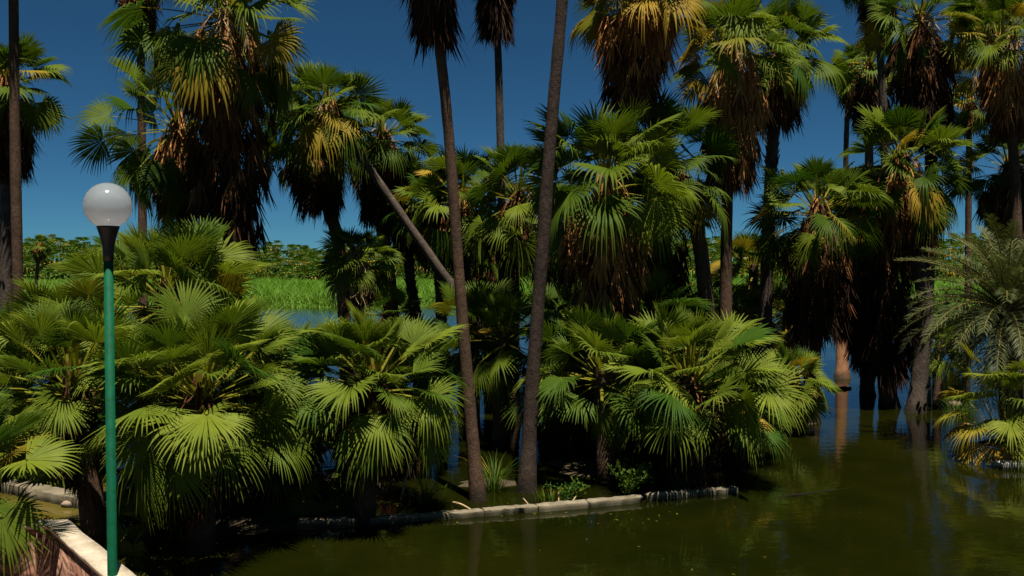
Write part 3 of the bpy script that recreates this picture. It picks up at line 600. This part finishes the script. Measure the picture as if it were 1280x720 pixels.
palm('dim bushy palm hidden in the back of the left clump', 16.0, [(330, 500), (330, 560)], 330, R=0.63, pet=0.85, n=44, el=(84, -25), tr=(0.16, 0.19), seed=56, group=B_, name='young_fan_palm', mat='leaf_young', bright=0.25, nseg=30, sk=(1.2, 0.6), sk_shade=-0.15, droop=0.45, pw=.9)
palm('dim low palm between the left clump and the first bare trunk', 17.0, [(500, 500), (500, 560)], 500, R=0.56, pet=0.65, n=39, el=(84, -25), tr=(0.16, 0.19), seed=57, group=B_, name='young_fan_palm', mat='leaf_young', bright=0.2, nseg=30, sk=(1.0, 0.6), sk_shade=-0.15, droop=0.45)
palm('dim low palm in the back of the central clump by the thick trunk', 18.5, [(715, 480), (715, 540)], 715, R=0.59, pet=0.7, n=39, el=(84, -25), tr=(0.16, 0.19), seed=58, group=B_, name='young_fan_palm', mat='leaf_young', bright=0.2, nseg=30, sk=(1.3, 0.7), sk_shade=-0.15, droop=0.45)
palm('shaded bushy palm between the two biggest palms of the left clump', 14.2, [(352, 470), (352, 550)], 352, R=0.59, pet=0.75, n=52, el=(84, -8), tr=(0.17, 0.2), seed=50, group=B_, yellow=0.006, name='young_fan_palm', droop=0.45, mat='leaf_young', bright=0.35, nseg=34, sk=(1.4, 0.55), sk_shade=-0.15, pw=0.9)
palm('bushy palm cut by the left edge of the picture behind the wall', 16.6, [(8, 480), (14, 580)], 18, R=0.68, pet=0.95, n=52, el=(84, -8), tr=(0.15, 0.18), seed=51, group=B_, yellow=0.006, name='young_fan_palm', droop=0.45, mat='leaf_young', bright=0.5, nseg=36, pw=0.9)
palm('dim low palm in the shade between the flared base and the feather palm', 24.5, [(1172, 432), (1172, 470)], 1172, R=0.45, pet=0.5, n=28, el=(84, -30), tr=(0.1, 0.14), seed=54, group=M_, nseg=28, bright=0.45)
palm('low green palm at the left edge over the wall corner', 9.0, [(-56, 588), (-58, 660)], -60, R=0.50, pet=0.55, n=39, el=(84, -8), tr=(0.14, 0.16), seed=52, group=B_, yellow=0.006, name='young_fan_palm', droop=0.3, mat='leaf_young', bright=0.35, nseg=40, zbase=0.2)
palm('pale green seedling palm low beside the lamp post', 12.3, [(186, 648)], 186, R=0.36, pet=0.3, n=12, el=(70, -20), tr=(0.05, 0.06), seed=53, group=B_, yellow=0.006, name='young_fan_palm', droop=0.38, mat='leaf_young', bright=1.0, nseg=24, flare=0.2)

print('palms done')

# ---- feather palm (pinnate)
def frond(mb, c, az, el, L, bend, rng, nl=60, ll=0.38, b=0.5):
    ns = 16; P = [np.array(c, float)]
    for i in range(ns):
        ee = el - bend * ((i + .5) / ns) ** 1.2
        P.append(P[-1] + L / ns * np.array([math.cos(ee) * math.cos(az), math.cos(ee) * math.sin(az), math.sin(ee)]))
    P = np.array(P); tube(mb, P, np.linspace(0.03, 0.006, ns + 1), 5, (0.25, 0, b))
    u = np.array([-math.sin(az), math.cos(az), 0])
    for k in range(nl):
        f = 0.16 + 0.84 * k / (nl - 1); x = f * ns; i = min(ns - 1, int(x)); p = P[i] + (P[i + 1] - P[i]) * (x - i); d = unit(P[i + 1] - P[i]); n_ = np.cross(d, u)
        ln = ll * math.sin(math.pi * (0.12 + 0.80 * f)) ** 0.7 * rng.uniform(0.85, 1.1)
        for s in (-1, 1):
            v = unit(u * s * 0.7 + d * rng.uniform(0.6, 1.0) + n_ * rng.uniform(-0.1, 0.7)); w_ = np.cross(v, n_) * 0.0085
            m_ = p + v * ln * 0.55; e_ = p + v * ln - np.array([0, 0, 0.22 * ln])
            mb.add([p - w_ * .5, p + w_ * .5, m_ + w_, m_ - w_, e_ + w_ * .1, e_ - w_ * .1], [(0, 1, 2, 3), (3, 2, 4, 5)], (0, 0, float(np.clip(b + rng.normal(0, .15), 0, 1))))
def date_palm(label, Y, cx, cy, bx, n, L, seed, elr=(82, -25)):
    rng = np.random.default_rng(seed); c = at(cx, cy, Y); ft = on_z(bx, HY + CAM_H * F / Y); org = np.array([ft[0], ft[1], 0.0])
    root = thing('date_palm', label, 'palm tree', org)
    mb = MB(); tube(mb, smooth_path([c, (ft[0], ft[1], -0.3)], 12), np.linspace(0.2, 0.26, 12), 12, wob=0.1, rng=rng); mb.build('trunk', 'bark_grey', root, org, True)
    mb = MB(); az0 = rng.uniform(0, 6)
    for i in range(n):
        u = i / (n - 1)
        frond(mb, c + np.array([0, 0, -0.3 * u]), az0 + i * 2.39996, rad(elr[0] + (elr[1] - elr[0]) * u) + rng.normal(0, .08), L * rng.uniform(.85, 1.1), rad(50 + 35 * u), rng, b=rng.uniform(.3, .8))
    mb.build('crown', 'leaf_date', root, org)
date_palm('grey green feather palm with arching fronds at the right edge', 19.5, 1258, 384, 1268, 104, 2.4, 61)

# ---- bushes and loose plants
def shrub(label, px, py, h, r, seed, name='shrub', cat='shrub', leaf=0.05, n=500, mat='leaf_shrub', b=0.5, stems=14, grass=False):
    rng = np.random.default_rng(seed); ft = on_z(px, py); org = np.array([ft[0], ft[1], 0.0])
    root = thing(name, label, cat, org, None)
    ms, ml = MB(), MB(); paths = []
    for j in range(stems):
        az = rng.uniform(0, 6.28); o = np.array([math.cos(az), math.sin(az), 0]); rr = r * rng.uniform(.25, 1); hh = h * rng.uniform(.5, 1.05)
        tt = np.linspace(0, 1, 7)[:, None]
        P = org + o * (rr * tt ** 1.4) + np.array([0, 0, 1]) * (hh * (tt * 1.25 - 0.3 * tt ** 2.5) - 0.05) + rng.normal(0, .02, (7, 3)) * tt
        tube(ms, P, np.linspace(.012, .004, 7), 5, (0.1, 0, .3)); paths.append(P)
    for j in range(n):
        P = paths[int(rng.integers(stems))]; f = rng.uniform(1.2, 5.99); i = int(f); p = P[i] + (P[i + 1] - P[i]) * (f - i) + rng.normal(0, leaf * .5, 3)
        d = unit(rng.normal(0, 1, 3) + np.array([0, 0, .3])); u = unit(np.cross(d, rng.normal(0, 1, 3))); l_ = leaf * rng.uniform(.7, 1.5); w_ = l_ * 0.3
        ml.add([p, p + d * l_ * .5 + u * w_, p + d * l_, p + d * l_ * .5 - u * w_], [(0, 1, 2, 3)], (float(rng.random() < .06) * .6, 0, float(np.clip(b + rng.normal(0, .25), 0, 1))))
    ms.build('stems', 'leaf_shrub', root, org); ml.build('foliage', mat, root, org)
    return root
shrub('bushy yellow green shrub behind the middle of the kerb', 784, 620, 0.72, 0.55, 71, n=620, leaf=.06, b=1.0, stems=18)
shrub('low leafy weed left of the yellow green shrub on the kerb', 712, 626, 0.42, 0.5, 72, n=520, leaf=.05, b=.35)
shrub('small dark tuft of leaves near the right end of the kerb', 868, 608, 0.28, 0.22, 73, n=160, leaf=.05, b=.2)
shrub('leggy twig plant left of the bare trunk on the kerb', 532, 628, 0.5, 0.45, 74, n=70, leaf=.05, b=.35, stems=9)
shrub('hanging green weed under the left clump beside the kerb', 372, 634, 0.8, 0.45, 78, n=260, leaf=.07, b=.5)
def grass_tuft(label, px, py, h, n, seed, mat='leaf_shrub', sp=.12, b=.5, lean=.5):
    rng = np.random.default_rng(seed); ft = on_z(px, py); org = np.array([ft[0], ft[1], 0.0]); mb = MB()
    for j in range(n):
        az = rng.uniform(0, 6.28); o = np.array([math.cos(az), math.sin(az), 0]); u = np.array([-o[1], o[0], 0]) * rng.uniform(.006, .012)
        p = org + o * sp * rng.random() + np.array([0, 0, -.03]); hh = h * rng.uniform(.5, 1.1); k = rng.uniform(.1, lean) * hh; V = []
        for t_ in (0, .4, .75, 1.0):
            q = p + o * k * t_ ** 2 * 1.3 + np.array([0, 0, hh * (t_ - .35 * lean * t_ ** 3)]); V += [q - u * (1.05 - t_), q + u * (1.05 - t_)]
        mb.add(V, [(0, 1, 3, 2), (2, 3, 5, 4), (4, 5, 7, 6)], (float(rng.random() < .12) * .7, 0, float(np.clip(b + rng.normal(0, .2), 0, 1))))
    return tag(mb.build('grass_tuft', mat, None, org), label, 'grass')
grass_tuft('fresh green grass tuft at the right foot of the bare brown trunk', 618, 612, .85, 90, 75, b=.5, sp=.18, lean=.9)
grass_tuft('thin grass tuft growing over the kerb beneath the low leafy weed', 690, 628, .35, 60, 76, b=.7, sp=.3)
grass_tuft('reedy grass at the waterline below the right feather palm', 1200, 520, .7, 80, 77, b=.4, sp=.4, lean=.8)

# middle distance bushes behind the rough trunk
for (px, Y, h_, r_, s_, lb) in ((880, 40, 4.2, 2.4, 81, 'rounded light green bush in the gap behind the slanting trunk'), (925, 46, 3.4, 2.6, 82, 'rounded green bush behind the rough pale trunk'),
                                (1190, 36, 3.2, 2.0, 83, 'green bush in the gap left of the feather palm'), (700, 45, 3.5, 2.5, 84, 'dim bush behind the grove between the trunk and central palm')):
    py = HY + CAM_H * F / Y
    shrub(lb, px, py, h_, r_, s_, n=2200, leaf=.17, b=.55, stems=40)

# ---- right edge young palm with yellow and brown leaves
def corner_palm():
    rng = np.random.default_rng(91); Y = 17.6; ft = on_z(1252, 574); org = np.array([ft[0], ft[1], 0.0]); c = org + np.array([0.05, 0, 0.25])
    root = thing('young_fan_palm', 'low young palm at the right edge with one yellow and one brown leaf', 'palm tree', org, B_)
    mb = MB(); tube(mb, [org + (0, 0, -.2), org + (0.02, 0, .1), c], [.12, .11, .06], 10, wob=.1, rng=rng); mb.build('trunk', 'bark_brown', root, org, True)
    mb = MB()
    for az, e_, pt, R_, yl, b, dr, dp in ((3.3, 66, 1.15, .74, .05, .7, .3, 40), (4.2, 56, .85, .72, .05, .75, .3, 60), (2.3, 70, 1.5, .68, .15, .6, .3, 25), (4.9, 66, 1.2, .72, 0, .5, .4, 55), (5.6, 60, 1.2, .7, 0, .6, .5, 45), (4.5, 78, 1.5, .7, 0, .6, .2, 40),
                                      (2.8, 76, 1.9, .6, .3, .8, .2, 10), (0.4, 50, 1.0, .7, 0, .5, .5, 20), (1.1, 66, 1.3, .7, .1, .4, .4, 20), (4.6, 25, .8, .6, .1, .75, .6, 55), (3.0, 44, 1.1, .62, .3, .7, .7, 50), (3.8, 74, 1.6, .66, .1, .8, .25, 50), (3.5, 34, .9, .6, .5, .9, .5, 45), (4.0, 84, 1.3, .6, .05, .9, .2, 20), (2.6, 58, 1.2, .6, .6, .9, .5, 35), (5.0, 80, 1.7, .62, .1, .8, .2, 40), (4.3, 40, 1.1, .62, .05, .9, .4, 60)):
        fan_leaf(mb, c, az, rad(e_), pt, R_, rng, nseg=34, bend=rad(10), drop=rad(dp), droop=dr, tint=(yl, 0, b), span=rad(105), cup=.15, roll=rng.normal(0, .25))
    mb.build('crown', 'leaf_young', root, org)
    mb = MB(); fan_leaf(mb, c, 3.55, rad(20), .62, .62, rng, nseg=30, bend=rad(20), drop=rad(32), droop=.35, tint=(.9, 0, .9), span=rad(88), cup=-.1, roll=-.2, tf=.75)
    y = mb.build('leaf', 'leaf_young', root, org); y['label'] = 'bright yellow drooping leaf'
    mb = MB(); fan_leaf(mb, c + np.array([0, -.05, 0.1]), 4.25, rad(10), .32, .58, rng, nseg=26, bend=rad(25), drop=rad(42), droop=.4, tint=(0, 0, .85), span=rad(70), cup=-.1, tf=.75)
    y = mb.build('leaf', 'thatch', root, org); y['label'] = 'dead brown pleated leaf'
    mb = MB(); fan_leaf(mb, c + np.array([0, .15, .1]), 2.75, rad(48), .75, .62, rng, nseg=26, bend=rad(45), drop=rad(35), droop=.6, tint=(0, 0, .8), span=rad(90), cup=-.1)
    y = mb.build('leaf', 'thatch', root, org); y['label'] = 'curled rust brown leaf at the back'
corner_palm()

# ------------------------------------------------------------------ kerb, stones, floating wood
def block(mb, p0, p1, w_, z0, z1, rng, nseg=14, rnd=.013, jit=.006):
    """a weathered bar with softened top edges from p0 to p1"""
    p0, p1 = np.array([*p0[:2], 0.]), np.array([*p1[:2], 0.]); d = unit(p1 - p0); s = np.array([-d[1], d[0], 0])
    prof = [(-w_ / 2, z0), (-w_ / 2, z1 - rnd * 1.6), (-w_ / 2 + rnd * .5, z1 - rnd * .5), (-w_ / 2 + rnd * 1.6, z1), (0, z1 + .003), (w_ / 2 - rnd * 1.6, z1), (w_ / 2 - rnd * .5, z1 - rnd * .5), (w_ / 2, z1 - rnd * 1.6), (w_ / 2, z0)]
    k = len(prof); V = []
    for i in range(nseg + 1):
        f = i / nseg; c = p0 + (p1 - p0) * f; en = 1 - .015 * (i in (0, nseg))
        for a_, b_ in prof: V.append(c + s * a_ * en + np.array([0, 0, b_ - (.004 if i in (0, nseg) and b_ > z0 else 0)]) + rng.normal(0, jit, 3))
    Q = [(i * k + j, i * k + (j + 1) % k, (i + 1) * k + (j + 1) % k, (i + 1) * k + j) for i in range(nseg) for j in range(k)]
    b = nseg * k
    for e_ in (0, b): Q += [(e_ + 0, e_ + 1, e_ + 7, e_ + 8), (e_ + 1, e_ + 2, e_ + 6, e_ + 7), (e_ + 2, e_ + 3, e_ + 5, e_ + 6), (e_ + 3, e_ + 4, e_ + 5, e_ + 5)][:3]
    mb.add(V, Q)

def kerb(label, pts, segs, zt, wd, seed, mat='concrete', name='kerb'):
    rng = np.random.default_rng(seed); P = np.array([on_z(x, y, zt * .5)[:2] for x, y in pts])
    cum = np.concatenate([[0], np.cumsum(np.linalg.norm(np.diff(P, axis=0), axis=1))]); org = np.array([P[0][0], P[0][1], 0.])
    root = thing(name, label, 'kerb', org); L = cum[-1]
    cut = np.linspace(0, L, segs + 1) + np.concatenate([[0], rng.uniform(-.12, .12, segs - 1) * L / segs, [0]]) if segs > 1 else np.array([0, L])
    for i in range(segs):
        a_, b_ = cut[i] + .004, cut[i + 1] - .004
        p0 = [np.interp(a_, cum, P[:, k]) for k in (0, 1)]; p1 = [np.interp(b_, cum, P[:, k]) for k in (0, 1)]
        mb = MB(); block(mb, p0, p1, wd * rng.uniform(.985, 1.015), -.35, zt + rng.normal(0, .005), rng); mb.build('kerb_stone', mat, root, org, True)
kerb('long pale concrete kerb at the waterline under the bare trunks and central clump', [(372, 654), (470, 650), (590, 641), (720, 631), (800, 623)], 6, .10, .17, 101)
kerb('broken grey end piece of kerb in shade under the right side of the central clump', [(806, 621), (920, 611)], 2, .10, .16, 102)
kerb('short pale kerb behind the wall at the lower left', [(12, 607), (60, 617), (110, 627)], 2, .18, .3, 103)
kerb('small fragment of kerb in the water right of the lamp post', [(148, 684), (178, 670)], 1, .08, .16, 104)

def stone(label, px, py, sx, sy, sz, seed, mat='stone'):
    rng = np.random.default_rng(seed); ft = on_z(px, py); mb = MB(); nu, nv = 14, 8; V = []
    for j in range(nv + 1):
        ph = -math.pi / 2 + math.pi * j / nv
        for i in range(nu):
            th = 2 * math.pi * i / nu; r_ = 1 + .16 * math.sin(2 * th + seed) * math.cos(ph) + rng.normal(0, .05)
            V.append((ft[0] + sx * r_ * math.cos(ph) * math.cos(th), ft[1] + sy * r_ * math.cos(ph) * math.sin(th), sz * .45 + sz * r_ * math.sin(ph)))
    mb.add(V, [(j * nu + i, j * nu + (i + 1) % nu, (j + 1) * nu + (i + 1) % nu, (j + 1) * nu + i) for j in range(nv) for i in range(nu)])
    return tag(mb.build('stone', mat, None, (ft[0], ft[1], 0), True), label, 'stone')
stone('rounded tan stone in the water below the small bushy palm', 1008, 541, .19, .15, .09, 111)
stone('orange brown stone in the water at the right below the feather palm', 1192, 508, .24, .18, .13, 112)
stone('small pale stone in front of the orange brown stone', 1180, 506, .09, .07, .05, 113, 'white_block')
stone('tan stone against the short kerb at the lower left', 88, 633, .13, .1, .07, 114)
rng = np.random.default_rng(115); mb = MB(); a_ = on_z(1248, 586); b_ = on_z(1300, 586); block(mb, a_, b_, .25, -.3, .14, rng, 8)
tag(mb.build('concrete_block', 'white_block', None, (a_[0], a_[1], 0), False), 'pale concrete block at the right edge beside the low young palm', 'block')

def driftwood(label, pts, r_, seed, mat='bark_grey', z=.0):
    rng = np.random.default_rng(seed); P = smooth_path([on_z(x, y, 0) + np.array([0, 0, z]) for x, y in pts], 12) + rng.normal(0, .012, (12, 3))
    mb = MB(); tube(mb, P, r_ * np.array([.4, .8, 1, 1, 1, .95, .9, .85, .8, .7, .5, .3]), 8, wob=.1, rng=rng)
    return tag(mb.build('driftwood', mat, None, P[0], True), label, 'driftwood')
driftwood('long thin dark branch half sunk in the open water at right', [(968, 623), (1030, 614), (1098, 605)], .035, 121, mat='wet_wood', z=-.02)
driftwood('short dark log floating beside the orange lit trunk', [(1036, 487), (1064, 486)], .09, 122, mat='wet_wood', z=.02)

def litter():
    rng = np.random.default_rng(141); mb = MB(); n = 110
    for j in range(n):
        y = rng.uniform(9.5, 24); x = rng.uniform(-4, 9) * y / 14
        if rng.random() < .5: x, y = rng.uniform(-2.5, 2.6), 14.0 + rng.normal(0, .35)
        a_ = rng.uniform(0, 6.28); l_ = rng.uniform(.008, .035); w_ = l_ * rng.uniform(.15, .5); d = np.array([math.cos(a_), math.sin(a_), 0]); u = np.array([-d[1], d[0], 0])
        p = np.array([x, y, .006]); k = np.array([0, 0, rng.uniform(0, .012)])
        mb.add([p - d * l_, p + u * w_, p + d * l_ + k, p - u * w_], [(0, 1, 2, 3)], (float(rng.uniform(.1, .6)), 0, .2))
    ob = mb.build('floating_litter', 'leaf'); ob['kind'] = 'stuff'; tag(ob, 'scattered bits of leaf floating on the olive water', 'leaf litter')
litter()

def stalk(label, pts, r_, name='dry_stalk', cat='stalk'):
    P = smooth_path([at(x, y, Y) for x, y, Y in pts], 8); mb = MB(); tube(mb, P, np.linspace(r_, r_ * .5, 8), 5, (0, 0, .8)); return tag(mb.build(name, 'straw', None, P[0]), label, cat)
stalk('bent dry leaf stalk lying over the kerb left of the bare trunk', [(566, 628, 14.5), (578, 631, 14.35), (600, 644, 13.95)], .022)
stalk('dry reed leaning over the front of the kerb under the weed', [(654, 623, 14.9), (662, 632, 14.6), (672, 643, 14.15)], .012)
stalk('upright dry reed at the kerb below the leafy weed', [(698, 614, 14.85), (699, 641, 14.3)], .012)
stalk('slanting dry reed at the kerb right of the leafy weed', [(720, 620, 14.8), (706, 641, 14.3)], .012)
stalk('pale thin stick leaning in the shade left of the bare trunk', [(512, 580, 15.2), (500, 628, 14.9)], .025, 'stick', 'stick')

# ------------------------------------------------------------------ terrace wall and lamp
ZT, TH = 1.2, .22
O = on_z(84, 649, ZT)[:2]; E = on_z(171, 720, ZT)[:2]; dr = unit(E - O); Rr = O + dr * 8.0          # right run of the wall (outer line), towards the viewer
nl = np.array([-dr[1], dr[0]]);
if nl[0] > 0: nl = -nl                                                                             # inner side
dl = np.array([-1., -.03]); dl = dl / np.linalg.norm(dl); Ll = O + dl * 6.0
nli = np.array([dl[1], -dl[0]]);
if nli[1] > 0: nli = -nli
A = np.array([nl, nli]); ci = lambda t_: O + np.linalg.solve(A, np.array([t_, t_]))                # inner corner for wall thickness t
def wall_ring(mb, t0, t1, z0, z1, n=40):
    o_, i_ = O + 0, None
    oc, ic = ci(t0), ci(t1)
    rng = np.random.default_rng(131)
    for (po, pi, d, L) in ((oc, ic, dr, 8.0), (oc, ic, dl, 6.0)):
        V = []
        for k in range(n + 1):
            x = d * L * k / n
            j = rng.normal(0, .006, 4) * (k > 0)
            for q, z in ((po + x, z0), (po + x, z1 + j[0]), (pi + x, z1 + j[1]), (pi + x, z0)): V.append((q[0], q[1], z))
        mb.add(V, [(k * 4 + a, k * 4 + (a + 1) % 4, (k + 1) * 4 + (a + 1) % 4, (k + 1) * 4 + a) for k in range(n) for a in range(4)])
wl = thing('parapet_wall', 'red stone terrace wall with cream plaster top at the lower left corner', 'wall', (O[0], O[1], .3))
mb = MB(); wall_ring(mb, .015, TH - .012, -.4, ZT - .045); mb.build('masonry', 'masonry', wl, (O[0], O[1], .3))
mb = MB(); wall_ring(mb, 0, TH, ZT - .044, ZT); mb.build('coping', 'coping', wl, (O[0], O[1], .3))
c_ = ci(TH); mb = MB(); e1 = c_ + dr * 8.0; e2 = c_ + dl * 6.0
mb.add([(c_[0], c_[1], .3), (e1[0], e1[1], .3), (-7, -6, .3), (e2[0] - 2, e2[1] - 8, .3)], [(0, 1, 2, 3)]); structure(mb.build('terrace_floor', 'paving'))

lp = at(139, 600, 7.9); base = np.array([lp[0], lp[1], .3])
lamp = thing('street_lamp', 'green lamp post with frosted white globe and black neck by the wall', 'street lamp', base)
def lathe(mb, c, prof, n=40):
    V = [(c[0] + r_ * math.cos(2 * math.pi * k / n), c[1] + r_ * math.sin(2 * math.pi * k / n), c[2] + z) for r_, z in prof for k in range(n)]
    mb.add(V, [(i * n + k, i * n + (k + 1) % n, (i + 1) * n + (k + 1) % n, (i + 1) * n + k) for i in range(len(prof) - 1) for k in range(n)])
zt = at(137, 322, 7.9)[2]; zg = at(140, 257, 7.9); zn = at(140, 284, 7.9)[2]
mb = MB(); lathe(mb, base, [(.001, 0), (.09, 0), (.09, .012), (.046, .03), (.042, .1), (.040, zt - .3), (.001, zt - .3)], 20); mb.build('pole', 'green', lamp, base, True)
mb = MB(); h0 = zt - .3; h1 = zn - .3
lathe(mb, base, [(.001, h0 - .03), (.045, h0 - .03), (.046, h0 + .03), (.05, h0 + .10), (.066, h0 + (h1 - h0) * .65), (.090, h1 - .015), (.096, h1), (.094, h1 + .012), (.05, h1 + .014), (.001, h1 + .014)], 28); mb.build('neck', 'black', lamp, base, True)
rg = 28.5 / F * 7.9; mb = MB(); gc = np.array([base[0], base[1], zg[2]])
lathe(mb, gc, [(rg * math.cos(p_), rg * math.sin(p_)) for p_ in np.linspace(-math.pi / 2 + .32, math.pi / 2 - .001, 30)], 48); mb.build('globe', 'globe', lamp, base, True)

# a bird far off in the sky
bp = at(106, 266, 110); bird = thing('bird', 'tiny dark bird flying in the blue sky left of the lamp globe', 'bird', bp)
mb = MB(); tube(mb, bp + np.array([[-.2, 0, 0], [-.1, 0, .02], [.05, 0, .03], [.17, 0, .02], [.24, 0, .0]]), [.01, .05, .07, .045, .01], 8); mb.build('body', 'bird', bird, bp, True)
for s in (-1, 1):
    mb = MB(); mb.add(bp + np.array([[-.07, 0, .05], [.08, 0, .05], [.05, s * .22, .14], [-.06, s * .22, .14], [-.02, s * .48, .07], [-.08, s * .46, .07],
                                     [-.07, 0, .04], [.08, 0, .04], [.05, s * .22, .13], [-.06, s * .22, .13]]), [(0, 1, 2, 3), (3, 2, 4, 5), (7, 6, 9, 8), (8, 9, 5, 4)]); mb.build('wing', 'bird', bird, bp)
